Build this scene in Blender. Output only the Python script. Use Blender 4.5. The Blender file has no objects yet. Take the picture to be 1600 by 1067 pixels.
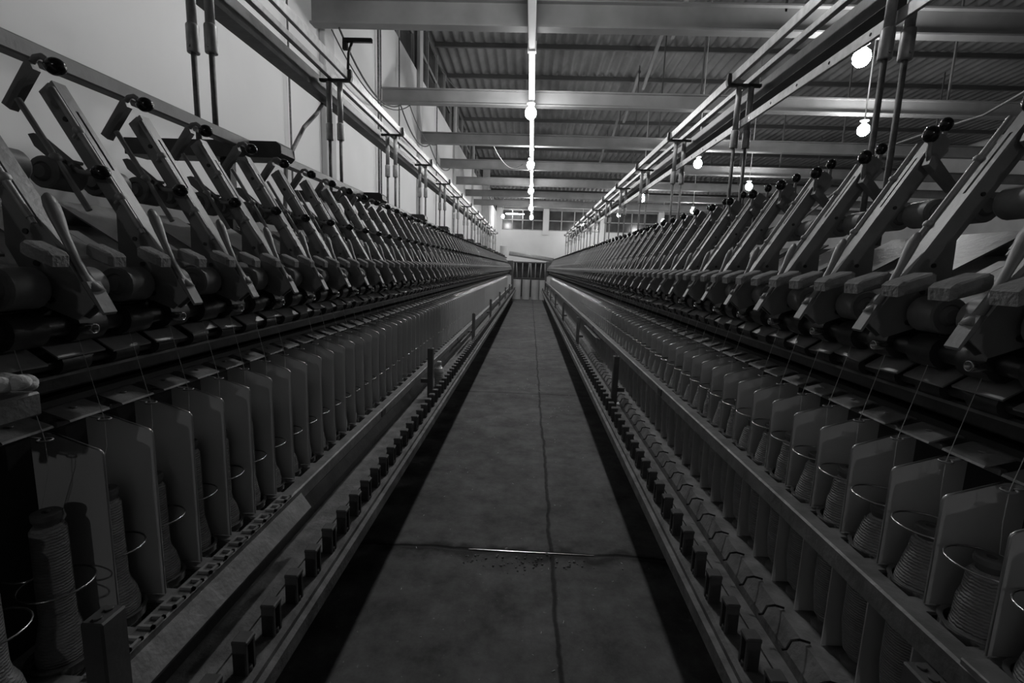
import bpy, bmesh, math, random
from mathutils import Vector, Matrix
random.seed(7)
SC = bpy.context.scene
COL = SC.collection
PI = math.pi

# ------------------------------------------------------------------ camera, world, exposure
H = 1.30
F_PX = 755.0
pitch, yaw, roll = math.atan(116.4 / F_PX), math.atan(24.0 / F_PX * math.cos(math.atan(116.4 / F_PX))), math.radians(2.0)
fw = Vector((-math.sin(yaw) * math.cos(pitch), math.cos(yaw) * math.cos(pitch), -math.sin(pitch)))
r0 = Vector((math.cos(yaw), math.sin(yaw), 0))
u0 = r0.cross(fw)
R = r0 * math.cos(roll) + u0 * math.sin(roll)
U = -r0 * math.sin(roll) + u0 * math.cos(roll)
cd = bpy.data.cameras.new('camera')
cam = bpy.data.objects.new('camera', cd)
COL.objects.link(cam)
cd.sensor_width = 36.0
cd.lens = F_PX / 1600 * 36.0
cd.clip_start, cd.clip_end = 0.02, 200
m = Matrix((R, U, -fw)).transposed().to_4x4()
m.translation = Vector((0, 0, H))
cam.matrix_world = m
SC.camera = cam

w = bpy.data.worlds.new('world')
SC.world = w
w.use_nodes = True
w.node_tree.nodes['Background'].inputs[0].default_value = (1, 1, 1, 1)
w.node_tree.nodes['Background'].inputs[1].default_value = 0.004
SC.view_settings.view_transform = 'Standard'
SC.view_settings.look = 'None'
SC.view_settings.gamma = 1
SC.view_settings.use_curve_mapping = False
SC.view_settings.exposure = 0.0
LAMP = 275.0          # radiance of each bulb

# ------------------------------------------------------------------ materials
def mat(name, v, rough=0.6, metal=0.0, var=0.25, scale=8.0, bump=0.0, bscale=60.0, stretch=(1, 1, 1), spec=0.5, coord='Object'):
    mt = bpy.data.materials.new(name)
    mt.use_nodes = True
    nt = mt.node_tree
    b = nt.nodes['Principled BSDF']
    b.inputs['Roughness'].default_value = rough
    b.inputs['Metallic'].default_value = metal
    b.inputs['Specular IOR Level'].default_value = spec
    tc = nt.nodes.new('ShaderNodeTexCoord')
    mp = nt.nodes.new('ShaderNodeMapping')
    mp.inputs['Scale'].default_value = stretch
    nt.links.new(tc.outputs[coord], mp.inputs[0])
    n = nt.nodes.new('ShaderNodeTexNoise')
    n.inputs['Scale'].default_value = scale
    n.inputs['Detail'].default_value = 6
    nt.links.new(mp.outputs[0], n.inputs[0])
    cr = nt.nodes.new('ShaderNodeValToRGB')
    lo, hi = v * (1 - var), min(1, v * (1 + var))
    cr.color_ramp.elements[0].position, cr.color_ramp.elements[1].position = 0.3, 0.7
    cr.color_ramp.elements[0].color = (lo, lo, lo, 1)
    cr.color_ramp.elements[1].color = (hi, hi, hi, 1)
    nt.links.new(n.outputs[0], cr.inputs[0])
    nt.links.new(cr.outputs[0], b.inputs['Base Color'])
    if bump:
        n2 = nt.nodes.new('ShaderNodeTexNoise')
        n2.inputs['Scale'].default_value = bscale
        n2.inputs['Detail'].default_value = 5
        nt.links.new(mp.outputs[0], n2.inputs[0])
        bp = nt.nodes.new('ShaderNodeBump')
        bp.inputs['Strength'].default_value = bump
        bp.inputs['Distance'].default_value = 0.01
        nt.links.new(n2.outputs[0], bp.inputs['Height'])
        nt.links.new(bp.outputs[0], b.inputs['Normal'])
    return mt

M = {
    'paint': mat('grey_paint', 0.24, 0.42, 0.0, 0.18, 14, 0.08, 90),
    'paint_dark': mat('dark_paint', 0.09, 0.5, 0.0, 0.3, 10, 0.08, 60),
    'iron': mat('dark_iron', 0.05, 0.45, 0.3, 0.4, 12, 0.1, 60),
    'black': mat('black_plastic', 0.012, 0.18, 0, 0.2, 10),
    'panel': mat('dark_panel', 0.03, 0.7, 0, 0.4, 6),  # even dark tone for machine panels and bodies
    'plate': mat('separator_sheet', 0.56, 0.45, 0.0, 0.08, 5, 0.0),
    'plate_edge': mat('bright_edge', 0.6, 0.3, 0.8, 0.1, 5),
    'steel': mat('steel', 0.55, 0.25, 0.9, 0.15, 20),
    'galv': mat('galvanised_tube', 0.42, 0.45, 0.25, 0.22, 30),
    'rust': mat('rusty_rod', 0.17, 0.6, 0.2, 0.35, 40),
    'rail': mat('ring_rail_metal', 0.20, 0.5, 0.3, 0.3, 18, 0.15, 80),
    'ledge': mat('dusty_ledge', 0.17, 0.75, 0, 0.4, 16, 0.25, 90),
    'flap': mat('worn_flap', 0.42, 0.38, 0.5, 0.4, 14),
    'roller': mat('roller_cot', 0.22, 0.5, 0, 0.2, 30),
    'box': mat('clearer_cloth', 0.25, 0.85, 0, 0.25, 25, 0.4, 120),
    'core': mat('bobbin_tube', 0.12, 0.5, 0, 0.3, 20),
    'strand': mat('yarn_strand', 0.55, 0.9, 0, 0.1, 40),
    'cotton': mat('cotton_fibre', 0.75, 0.95, 0, 0.15, 30, 0.8, 50),
    'can': mat('white_can', 0.62, 0.45, 0, 0.08, 3),
    'plaster': mat('white_plaster', 0.74, 0.85, 0, 0.07, 0.8, 0.1, 12),
    'pilaster': mat('grey_plaster', 0.52, 0.85, 0, 0.12, 1.5, 0.1, 12),
    'beam': mat('beam_paint', 0.22, 0.6, 0, 0.2, 2.5, 0.1, 20),
    'roof': mat('cement_sheet', 0.18, 0.85, 0, 0.28, 1.3, 0.15, 20),
    'purlin': mat('purlin_paint', 0.09, 0.7, 0, 0.2, 2),
    'glass': mat('dusty_glass', 0.06, 0.2, 0, 0.5, 1.2),
    'winframe': mat('window_paint', 0.35, 0.6, 0, 0.2, 4),
    'trunk': mat('white_enamel', 0.72, 0.4, 0, 0.06, 4),
    'rope': mat('cable_rubber', 0.05, 0.6, 0, 0.2, 20),
    'pale_wire': mat('pale_cable', 0.5, 0.6, 0, 0.15, 20),
    'pet': mat('clear_plastic', 0.55, 0.15, 0, 0.08, 15),
}

def bulb_mat(nm='lit_bulb', L_=1.0):
    mt = bpy.data.materials.new(nm)
    mt.use_nodes = True
    nt = mt.node_tree
    nt.nodes.clear()
    o = nt.nodes.new('ShaderNodeOutputMaterial')
    e = nt.nodes.new('ShaderNodeEmission')
    e.inputs[0].default_value = (1, 1, 1, 1)
    e.inputs[1].default_value = LAMP * L_
    nt.links.new(e.outputs[0], o.inputs[0])
    return mt
M['bulb'] = bulb_mat()
M['bulb_soft'] = bulb_mat('lit_tube', 0.22)

def yarn_mat():
    mt = mat('wound_yarn', 0.32, 0.9, 0, 0.18, 30)
    nt = mt.node_tree
    b = nt.nodes['Principled BSDF']
    tc = nt.nodes.new('ShaderNodeTexCoord')
    wv = nt.nodes.new('ShaderNodeTexWave')
    wv.bands_direction = 'Z'
    wv.inputs['Scale'].default_value = 60
    wv.inputs['Distortion'].default_value = 3.0
    wv.inputs['Detail Scale'].default_value = 3.0
    nt.links.new(tc.outputs['Object'], wv.inputs[0])
    bp = nt.nodes.new('ShaderNodeBump')
    bp.inputs['Strength'].default_value = 0.7
    bp.inputs['Distance'].default_value = 0.004
    nt.links.new(wv.outputs[0], bp.inputs['Height'])
    nt.links.new(bp.outputs[0], b.inputs['Normal'])
    return mt
M['yarn'] = yarn_mat()

def floor_mat():
    mt = mat('stained_concrete', 0.12, 0.75, 0, 0.25, 0.9, 0.12, 26, spec=0.2)
    nt = mt.node_tree
    b = nt.nodes['Principled BSDF']
    base = b.inputs['Base Color'].links[0].from_socket
    tc = nt.nodes.new('ShaderNodeTexCoord')
    L = nt.links.new
    def mth(op, a, bb, c=None):
        n = nt.nodes.new('ShaderNodeMath')
        n.operation = op
        for i, q in enumerate((a, bb, c)):
            if q is None: continue
            if isinstance(q, (int, float)): n.inputs[i].default_value = q
            else: L(q, n.inputs[i])
        return n.outputs[0]
    # wobble of the joints
    wn = nt.nodes.new('ShaderNodeTexNoise'); wn.inputs['Scale'].default_value = 3.5; wn.inputs['Detail'].default_value = 6
    L(tc.outputs['Object'], wn.inputs[0])
    wob = mth('MULTIPLY', mth('SUBTRACT', wn.outputs[0], 0.5), 0.06)
    sp = nt.nodes.new('ShaderNodeSeparateXYZ'); L(tc.outputs['Object'], sp.inputs[0])
    x = mth('ADD', sp.outputs[0], wob); y = mth('ADD', sp.outputs[1], wob)
    dx = mth('ABSOLUTE', mth('SUBTRACT', x, 0.153), 0)
    my = mth('MODULO', mth('ADD', y, 2.84 * 4 - 2.06 + 1.42), 2.84)
    dy = mth('ABSOLUTE', mth('SUBTRACT', my, 1.42), 0)
    d = mth('MINIMUM', dx, mth('MULTIPLY', dy, 0.8))
    mr = nt.nodes.new('ShaderNodeMapRange'); mr.inputs[1].default_value = 0.003; mr.inputs[2].default_value = 0.011
    mr.inputs[3].default_value = 0.25; mr.inputs[4].default_value = 1.0
    L(d, mr.inputs[0])
    # dust and wear in finer patches
    n2 = nt.nodes.new('ShaderNodeTexNoise'); n2.inputs['Scale'].default_value = 5; n2.inputs['Detail'].default_value = 10; n2.inputs['Roughness'].default_value = 0.75
    L(tc.outputs['Object'], n2.inputs[0])
    mr2 = nt.nodes.new('ShaderNodeMapRange'); mr2.inputs[1].default_value = 0.35; mr2.inputs[2].default_value = 0.7
    mr2.inputs[3].default_value = 0.55; mr2.inputs[4].default_value = 1.5
    L(n2.outputs[0], mr2.inputs[0])
    n3 = nt.nodes.new('ShaderNodeTexNoise'); n3.inputs['Scale'].default_value = 60; n3.inputs['Detail'].default_value = 2
    L(tc.outputs['Object'], n3.inputs[0])
    mr3 = nt.nodes.new('ShaderNodeMapRange'); mr3.inputs[1].default_value = 0.70; mr3.inputs[2].default_value = 0.76
    mr3.inputs[3].default_value = 1.0; mr3.inputs[4].default_value = 2.0
    L(n3.outputs[0], mr3.inputs[0])
    f = mth('MULTIPLY', mth('MULTIPLY', mr.outputs[0], mr2.outputs[0]), mr3.outputs[0])
    # the badly broken cross joint
    n4 = nt.nodes.new('ShaderNodeTexNoise'); n4.inputs['Scale'].default_value = 7; n4.inputs['Detail'].default_value = 8
    L(tc.outputs['Object'], n4.inputs[0])
    dc = mth('ABSOLUTE', mth('ADD', mth('SUBTRACT', sp.outputs[1], 2.045), mth('MULTIPLY', mth('SUBTRACT', n4.outputs[0], 0.5), 0.22)), 0)
    mr4 = nt.nodes.new('ShaderNodeMapRange'); mr4.inputs[1].default_value = 0.016; mr4.inputs[2].default_value = 0.06
    mr4.inputs[3].default_value = 0.3; mr4.inputs[4].default_value = 1.0
    L(dc, mr4.inputs[0])
    f = mth('MULTIPLY', f, mr4.outputs[0])
    mx = nt.nodes.new('ShaderNodeVectorMath'); mx.operation = 'SCALE'
    L(base, mx.inputs[0]); L(f, mx.inputs['Scale'])
    L(mx.outputs[0], b.inputs['Base Color'])
    bp = nt.nodes.new('ShaderNodeBump'); bp.inputs['Strength'].default_value = 0.6; bp.inputs['Distance'].default_value = 0.01
    L(mr.outputs[0], bp.inputs['Height'])
    old = b.inputs['Normal'].links[0].from_socket
    L(old, bp.inputs['Normal'])
    L(bp.outputs[0], b.inputs['Normal'])
    return mt
M['floor'] = floor_mat()

# ------------------------------------------------------------------ mesh builder
class MB:
    def __init__(self, f=None):
        self.v, self.f, self.s = [], [], []
        self.map = f or (lambda p: p)
    def add(self, vs, fs, smooth=False):
        o = len(self.v)
        self.v += [tuple(self.map(p)) for p in vs]
        self.f += [tuple(i + o for i in q) for q in fs]
        self.s += [smooth] * len(fs)
        return self
    def box(self, x0, x1, y0, y1, z0, z1, c=0.0):
        if c <= 0:
            vs = [(x, y, z) for x in (x0, x1) for y in (y0, y1) for z in (z0, z1)]
            return self.add(vs, [(0, 1, 3, 2), (4, 6, 7, 5), (0, 4, 5, 1), (2, 3, 7, 6), (0, 2, 6, 4), (1, 5, 7, 3)])
        bm = bmesh.new()
        bmesh.ops.create_cube(bm, size=1)
        for q in bm.verts:
            q.co = Vector(((x0 + x1) / 2 + q.co.x * (x1 - x0), (y0 + y1) / 2 + q.co.y * (y1 - y0), (z0 + z1) / 2 + q.co.z * (z1 - z0)))
        bmesh.ops.bevel(bm, geom=bm.edges[:], offset=c, segments=1, affect='EDGES')
        bm.verts.index_update()
        vs = [tuple(q.co) for q in bm.verts]
        fs = [[q.index for q in f.verts] for f in bm.faces]
        bm.free()
        return self.add(vs, fs)
    def prism(self, poly, y0, y1):
        """polygon in (x, z) pushed from y0 to y1"""
        n = len(poly)
        vs = [(x, y0, z) for x, z in poly] + [(x, y1, z) for x, z in poly]
        fs = [tuple(range(n)), tuple(range(2 * n - 1, n - 1, -1))]
        fs += [(i, (i + 1) % n, (i + 1) % n + n, i + n) for i in range(n)]
        return self.add(vs, fs)
    def tube(self, pts, r, n=8, caps=True, smooth=True):
        pts = [Vector(p) for p in pts]
        k = len(pts)
        rs = r if isinstance(r, (list, tuple)) else [r] * k
        vs, fs = [], []
        nrm = None
        for i, p in enumerate(pts):
            t = (pts[min(i + 1, k - 1)] - pts[max(i - 1, 0)]).normalized()
            if nrm is None:
                nrm = t.orthogonal().normalized()
            nrm = (nrm - t * nrm.dot(t)).normalized()
            b = t.cross(nrm)
            for j in range(n):
                a = 2 * PI * j / n
                vs.append(p + (nrm * math.cos(a) + b * math.sin(a)) * rs[i])
        for i in range(k - 1):
            for j in range(n):
                fs.append((i * n + j, i * n + (j + 1) % n, (i + 1) * n + (j + 1) % n, (i + 1) * n + j))
        self.add(vs, fs, smooth)
        if caps:
            self.add(vs[:n], [tuple(range(n - 1, -1, -1))])
            self.add(vs[-n:], [tuple(range(n))])
        return self
    def lathe(self, prof, c=(0, 0, 0), n=16, axis='Z', smooth=True, cap=True):
        """prof: (radius, height) pairs"""
        def P(r, h, a):
            u, v_ = r * math.cos(a), r * math.sin(a)
            if axis == 'Z': return (c[0] + u, c[1] + v_, c[2] + h)
            if axis == 'Y': return (c[0] + u, c[1] + h, c[2] + v_)
            return (c[0] + h, c[1] + u, c[2] + v_)
        for i in range(len(prof) - 1):     # separate bands keep crisp edges
            (ra, ha), (rb, hb) = prof[i], prof[i + 1]
            vs = [P(ra, ha, 2 * PI * j / n) for j in range(n)] + [P(rb, hb, 2 * PI * j / n) for j in range(n)]
            self.add(vs, [(j, (j + 1) % n, (j + 1) % n + n, j + n) for j in range(n)], smooth)
        if cap:
            for r, h in (prof[0], prof[-1]):
                if r > 1e-5:
                    self.add([P(r, h, 2 * PI * j / n) for j in range(n)], [tuple(range(n))])
        return self
    def ball(self, c, rx, ry=None, rz=None, n=12, k=8):
        ry = ry or rx; rz = rz or rx
        vs = [(c[0], c[1], c[2] - rz)]
        for i in range(1, k):
            t = PI * i / k
            for j in range(n):
                a = 2 * PI * j / n
                vs.append((c[0] + rx * math.sin(t) * math.cos(a), c[1] + ry * math.sin(t) * math.sin(a), c[2] - rz * math.cos(t)))
        vs.append((c[0], c[1], c[2] + rz))
        e = len(vs) - 1
        fs = [(0, 1 + (j + 1) % n, 1 + j) for j in range(n)]
        for i in range(k - 2):
            for j in range(n):
                a, b = 1 + i * n + j, 1 + i * n + (j + 1) % n
                fs.append((a, b, b + n, a + n))
        o = 1 + (k - 2) * n
        fs += [(o + j, o + (j + 1) % n, e) for j in range(n)]
        return self.add(vs, fs, True)
    def torus(self, c, R_, r, n=24, k=8, a0=0, a1=2 * PI):
        pts = [(c[0] + R_ * math.cos(a0 + (a1 - a0) * i / n), c[1] + R_ * math.sin(a0 + (a1 - a0) * i / n), c[2]) for i in range(n + 1)]
        return self.tube(pts, r, k, caps=abs(a1 - a0) < 2 * PI - 0.01)
    def loft(self, rings, smooth=True):
        n = len(rings[0])
        vs = [p for q in rings for p in q]
        fs = []
        for i in range(len(rings) - 1):
            for j in range(n):
                fs.append((i * n + j, i * n + (j + 1) % n, (i + 1) * n + (j + 1) % n, (i + 1) * n + j))
        fs.append(tuple(range(n)))
        fs.append(tuple(range((len(rings) - 1) * n, len(rings) * n)))
        return self.add(vs, fs, smooth)
    def mesh(self, name, mt):
        me = bpy.data.meshes.new(name)
        me.from_pydata(self.v, [], self.f)
        me.polygons.foreach_set('use_smooth', self.s)
        bm = bmesh.new(); bm.from_mesh(me)
        bmesh.ops.remove_doubles(bm, verts=bm.verts, dist=1e-6) if len(self.v) < 200 else None
        bmesh.ops.recalc_face_normals(bm, faces=bm.faces)
        bm.to_mesh(me); bm.free()
        for q in (mt if isinstance(mt, list) else [mt]):
            me.materials.append(q)
        return me
    def build(self, name, mt, parent=None, loc=None):
        return link(name, self.mesh(name, mt), parent, loc)

def link(name, me, parent=None, loc=None):
    o = bpy.data.objects.new(name, me)
    COL.objects.link(o)
    if parent: o.parent = parent
    if loc: o.location = loc
    return o
def tag(o, label=None, cat=None, group=None, kind=None):
    if label: o['label'] = label
    if cat: o['category'] = cat
    if group: o['group'] = group
    if kind: o['kind'] = kind
    return o
def empty(name, loc, label, cat, group=None):
    o = bpy.data.objects.new(name, None)
    COL.objects.link(o)
    o.location = loc
    o.empty_display_size = 0.05
    return tag(o, label, cat, group)
def copy_tree(o, parent=None):
    c = o.copy()
    COL.objects.link(c)
    if parent: c.parent = parent
    for ch in list(o.children):
        copy_tree(ch, c)
    return c
ORD = ('nearest second third fourth fifth sixth seventh eighth ninth tenth eleventh twelfth thirteenth fourteenth fifteenth sixteenth '
       'seventeenth eighteenth nineteenth twentieth').split()
def nth(i): return 'first' if i == 0 else ORD[i]

# ------------------------------------------------------------------ the room
WX, FY, RX = -2.5, 35.0, 16.0
def roof_z(y): return 7.1 - 0.041 * (y - 1)
MB().box(WX - 0.2, RX, -12, FY + 0.2, -0.1, 0).build('floor', M['floor'])['kind'] = 'structure'
b = MB(); b.add([(WX, -12, 0), (WX, FY, 0), (WX, FY, 5.1), (WX, -12, 5.4), (WX - .2, -12, 0), (WX - .2, FY, 0), (WX - .2, FY, 5.1), (WX - .2, -12, 5.4)],
      [(0, 1, 2, 3), (4, 7, 6, 5), (3, 2, 6, 7), (0, 4, 5, 1), (0, 3, 7, 4), (1, 5, 6, 2)])
tag(b.build('wall_left', M['plaster']), kind='structure')
tag(MB().box(WX, RX, FY, FY + 0.2, 0, 3.9).build('wall_far', M['plaster']), kind='structure')
tag(MB().box(RX, RX + .2, -12, FY, 0, 7.7).build('wall_right', M['pilaster']), kind='structure')
tag(MB().box(WX, RX, FY, FY + 0.2, 5.35, 5.95).build('wall_far_gable', M['pilaster']), kind='structure')
# corrugated roof: waves run along the hall
b = MB(); per, amp = 0.24, 0.045
nx = int((RX + .2 - WX + .2) / per * 6)
vs, fs = [], []
for i in range(nx + 1):
    x = WX - .2 + i * per / 6
    dz = amp * math.sin(2 * PI * x / per)
    for y in (-12, FY + .2):
        vs.append((x, y, roof_z(y) + dz))
for i in range(nx):
    fs.append((2 * i, 2 * i + 1, 2 * i + 3, 2 * i + 2))
b.add(vs, fs, True)
tag(b.build('ceiling', M['roof']), kind='structure')
# purlins and tie beams
y = 2.2; k = 0
while y < FY:
    z = roof_z(y) - amp
    q = MB().box(WX, RX, y - .035, y + .035, z - .11, z, .006).build('purlin', M['purlin']); tag(q, kind='structure')
    y += 1.72
def ibeam(y, x0, x1, z0, h, wd):
    t = .018
    q = MB()
    q.box(x0, x1, y - wd / 2, y + wd / 2, z0, z0 + t)
    q.box(x0, x1, y - wd / 2, y + wd / 2, z0 + h - t, z0 + h)
    q.box(x0, x1, y - .012, y + .012, z0 + t, z0 + h - t)
    return q
BY = [5.70 + 2.56 * i for i in range(-1, 7)]
for i, y in enumerate(BY):
    tag(ibeam(y, WX, RX, 3.85, .23 if i != 1 else .27, .14).build('roof_beam', M['beam']), kind='structure')
# hangers and raking struts between the beams and the roof
for i, y in enumerate(BY[:-1]):
    q = MB()
    for x in (2.6, 6.4, 10.2):
        q.box(x - .012, x + .012, y - .012, y + .012, 4.07, roof_z(y) - .1)
    tag(q.build('roof_hanger', M['purlin']), kind='structure')
for x in (2.6, 6.4):
    q = MB()
    for i in range(len(BY) - 1):
        q.tube([(x, BY[i], roof_z(BY[i]) - .25), (x + .12, BY[i + 1], 4.6 + .9 * (roof_z(BY[i]) - 5.2))], .05, 4, smooth=False)
    tag(q.build('roof_strut', M['beam']), kind='structure')
# left wall: pilasters, window strip above the plaster
for i, y in enumerate((1.2, 6.0, 10.8, 15.6, 20.4)):
    q = MB().box(WX, WX + .07, y - .14, y + .14, 0, roof_z(y) - .1, .01)
    tag(q.build('trim_%d' % (i + 1), M['pilaster']), kind='structure')
q = MB().box(WX, WX + .32, 24.6, 25.2, 0, roof_z(25) - .05, .02)
tag(q.build('trim_6', M['pilaster']), kind='structure')
ys = [-12, 1.2, 6.0, 10.8, 15.6, 20.4, 25.0, FY]
for i in range(7):
    y0, y1 = ys[i] + .14, ys[i + 1] - .14
    zt = lambda y: roof_z(y) - .04
    zb = lambda y: 5.35 - max(0, y + 4) / (FY + 4) * .25
    r_ = bpy.data.objects.new('window_%d' % (i + 1), None); COL.objects.link(r_); r_.location = (WX - .1, (y0 + y1) / 2, 5.3); r_['kind'] = 'structure'
    g = MB(lambda p: (p[0] - (WX - .1), p[1] - (y0 + y1) / 2, p[2] - 5.3))
    g.add([(WX - .12, y0, zb(y0)), (WX - .12, y1, zb(y1)), (WX - .12, y1, zt(y1)), (WX - .12, y0, zt(y0)), (WX - .13, y0, zb(y0)), (WX - .13, y1, zb(y1)), (WX - .13, y1, zt(y1)), (WX - .13, y0, zt(y0))],
          [(0, 1, 2, 3), (4, 7, 6, 5), (3, 2, 6, 7), (0, 4, 5, 1), (0, 3, 7, 4), (1, 5, 6, 2)])
    g.build('glazing', M['glass'], r_)
    f = MB(lambda p: (p[0] - (WX - .1), p[1] - (y0 + y1) / 2, p[2] - 5.3))
    nb = 4
    for j in range(nb + 1):
        yy = y0 + (y1 - y0) * j / nb
        f.box(WX - .12, WX - .06, yy - .03, yy + .03, zb(yy), zt(yy))
    f.tube([(WX - .09, y0, (zb(y0) + zt(y0)) / 2), (WX - .09, y1, (zb(y1) + zt(y1)) / 2)], .03, 4)
    f.build('frame', M['winframe'], r_)
# far wall window strip and columns
cols = [-2.3, 1.0, 5.0, 9.0, 13.0]
for i in range(5):
    x0 = cols[i] + .2; x1 = (cols[i + 1] - .2) if i < 4 else RX
    xm = (x0 + x1) / 2
    r_ = bpy.data.objects.new('window_%d' % (i + 8), None); COL.objects.link(r_); r_.location = (xm, FY + .05, 3.9); r_['kind'] = 'structure'
    MB(lambda p: (p[0] - xm, p[1] - FY - .05, p[2] - 3.9)).box(x0, x1, FY + .08, FY + .1, 3.9, 5.35).build('glazing', M['glass'], r_)
    f = MB(lambda p: (p[0] - xm, p[1] - FY - .05, p[2] - 3.9))
    n = 4
    for j in range(n + 1):
        xx = x0 + (x1 - x0) * j / n
        f.box(xx - .035, xx + .035, FY + .02, FY + .08, 3.9, 5.35)
    for zz in (3.93, 4.6, 5.3):
        f.box(x0, x1, FY + .02, FY + .08, zz - .03, zz + .03)
    f.build('frame', M['winframe'], r_)
for i, x in enumerate(cols):
    q = MB().box(x - .2, x + .2, FY - .12, FY + .2, 0 if i != 1 else 3.6, 5.4)
    tag(q.build('trim_%d' % (i + 7), M['plaster']), kind='structure')
q = MB().box(WX, RX, FY - .1, FY, 5.3, 5.42)
tag(q.build('trim_12', M['beam']), kind='structure')

# ------------------------------------------------------------------ lamps
def ico_bulb(c, r, rz):
    bm = bmesh.new()
    bmesh.ops.create_icosphere(bm, subdivisions=2, radius=1)
    vs = [(c[0] + q.co.x * r, c[1] + q.co.y * r, c[2] + q.co.z * rz) for q in bm.verts]
    bm.verts.index_update()
    fs = [[q.index for q in f.verts] for f in bm.faces]
    bm.free()
    return MB().add(vs, fs, True)
lamp_bulb = ico_bulb((0, 0, 0), .085, .095).mesh('bulb', M['bulb'])
lamp_holder = MB().lathe([(.02, .15), (.062, .145), (.058, .125), (.03, .115), (.028, .07), (.034, .065)], n=16).mesh('lampholder', M['trunk'])
lamp_stem = MB().tube([(0, 0, .14), (0, 0, .30)], .011, 8).mesh('stem', M['trunk'])
def lamp(x, y, z, label, group, stem_to=None, k=1.0):
    t = empty('pendant_lamp', (x, y, z), label, 'lamp', group)
    t.scale = (k, k, 1) if False else (k, k, k)
    stem_to = z + (stem_to - z) / k if stem_to else None
    link('bulb', lamp_bulb, t); link('lampholder', lamp_holder, t)
    if stem_to is None:
        link('stem', lamp_stem, t)
    else:
        MB().tube([(0, 0, .14), (0, 0, stem_to - z)], .009, 8).build('stem', M['trunk'], t)
    return t
row = [(-.06, -8.0), (-.06, 3.75), (-.079, 7.56), (-.075, 11.2), (-.06, 14.9), (-.05, 19.2), (-.02, 22.6)]
for i, (x, y) in enumerate(row):
    lamp(x, y, 3.55, ('glowing lamp behind the camera under the white trunking' if i == 0 else '%s glowing lamp ahead under the white trunking over the aisle' % nth(i - 1)), 'lamps over the aisle', 3.72)
far_l = [(3.32, 5.48, 3.55), (3.40, 10.62, 3.55), (3.44, 15.8, 3.55), (5.2, 30.0, 4.6), (3.3, 32.3, 4.15)]
for i, (x, y, z) in enumerate(far_l):
    lamp(x, y, z, '%s bare bulb in the hanging row just beyond the open-hall machine' % nth(i), 'lamps beyond the open-hall machine', roof_z(y), 1.0 if i < 3 else 1.3)
far_r = [(5.0, 7.97, 3.55), (5.54, 13.1, 3.55), (5.86, 18.4, 3.55), (8.1, 31.0, 4.4)]
for i, (x, y, z) in enumerate(far_r):
    lamp(x, y, z, '%s bare bulb in the outermost hanging row of the open hall' % nth(i), 'lamps of the outermost row', roof_z(y), 1.0 if i < 3 else 1.3)
lamp(-1.85, 31.6, 4.45, 'bare bulb glowing high near the far corner of the white wall', None, roof_z(31.6), 1.1)
t = empty('tube_light', (-1.2, FY - .12, 4.98), 'glowing tube light fixed high on the far wall windows', 'light')
MB().tube([(-.62, 0, 0), (.62, 0, 0)], .03, 8).build('tube', M['bulb_soft'], t)
MB().box(-.68, .68, .03, .10, -.03, .05, .005).build('housing', M['trunk'], t)
q = MB().box(-.04, .04, -11.0, 20.6, -.05, .05, .006)
for i in range(-5, 9):
    q.box(-.05, .05, 1.2 + 2.3 * i, 1.26 + 2.3 * i, -.056, .056)
o = q.build('light_trunking', M['trunk'], None, (-.085, 2.4, 3.77))
o.rotation_euler.z = -.003
tag(o, 'long white lighting trunking running under the beams above the aisle', 'conduit')

# ------------------------------------------------------------------ spinning frames
SP = 0.109              # spindle pitch
Y_END = 19.2
SIDES = {
    -1: dict(s=-1, base=.718, who='wall-side', where='the machine along the white wall', rail=.615, hoop=.752, sd=.054, top=.868, y0=.327 + 0.0, cen=1.28),
    1: dict(s=1, base=.671, who='open-hall', where='the machine on the open-hall side', rail=.775, hoop=.885, sd=.036, top=.885, y0=.30, cen=1.25),
}
# phases measured from the photograph: a separator on the wall side stands at y=0.872, on the open side at 0.855
SIDES[-1]['plate0'] = .872 - 3 * SP
SIDES[1]['plate0'] = .855 - 3 * SP
SIDES[-1]['arm0'] = 1.0 - 3 * 2 * SP
SIDES[1]['arm0'] = .757 - 2 * 2 * SP

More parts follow.
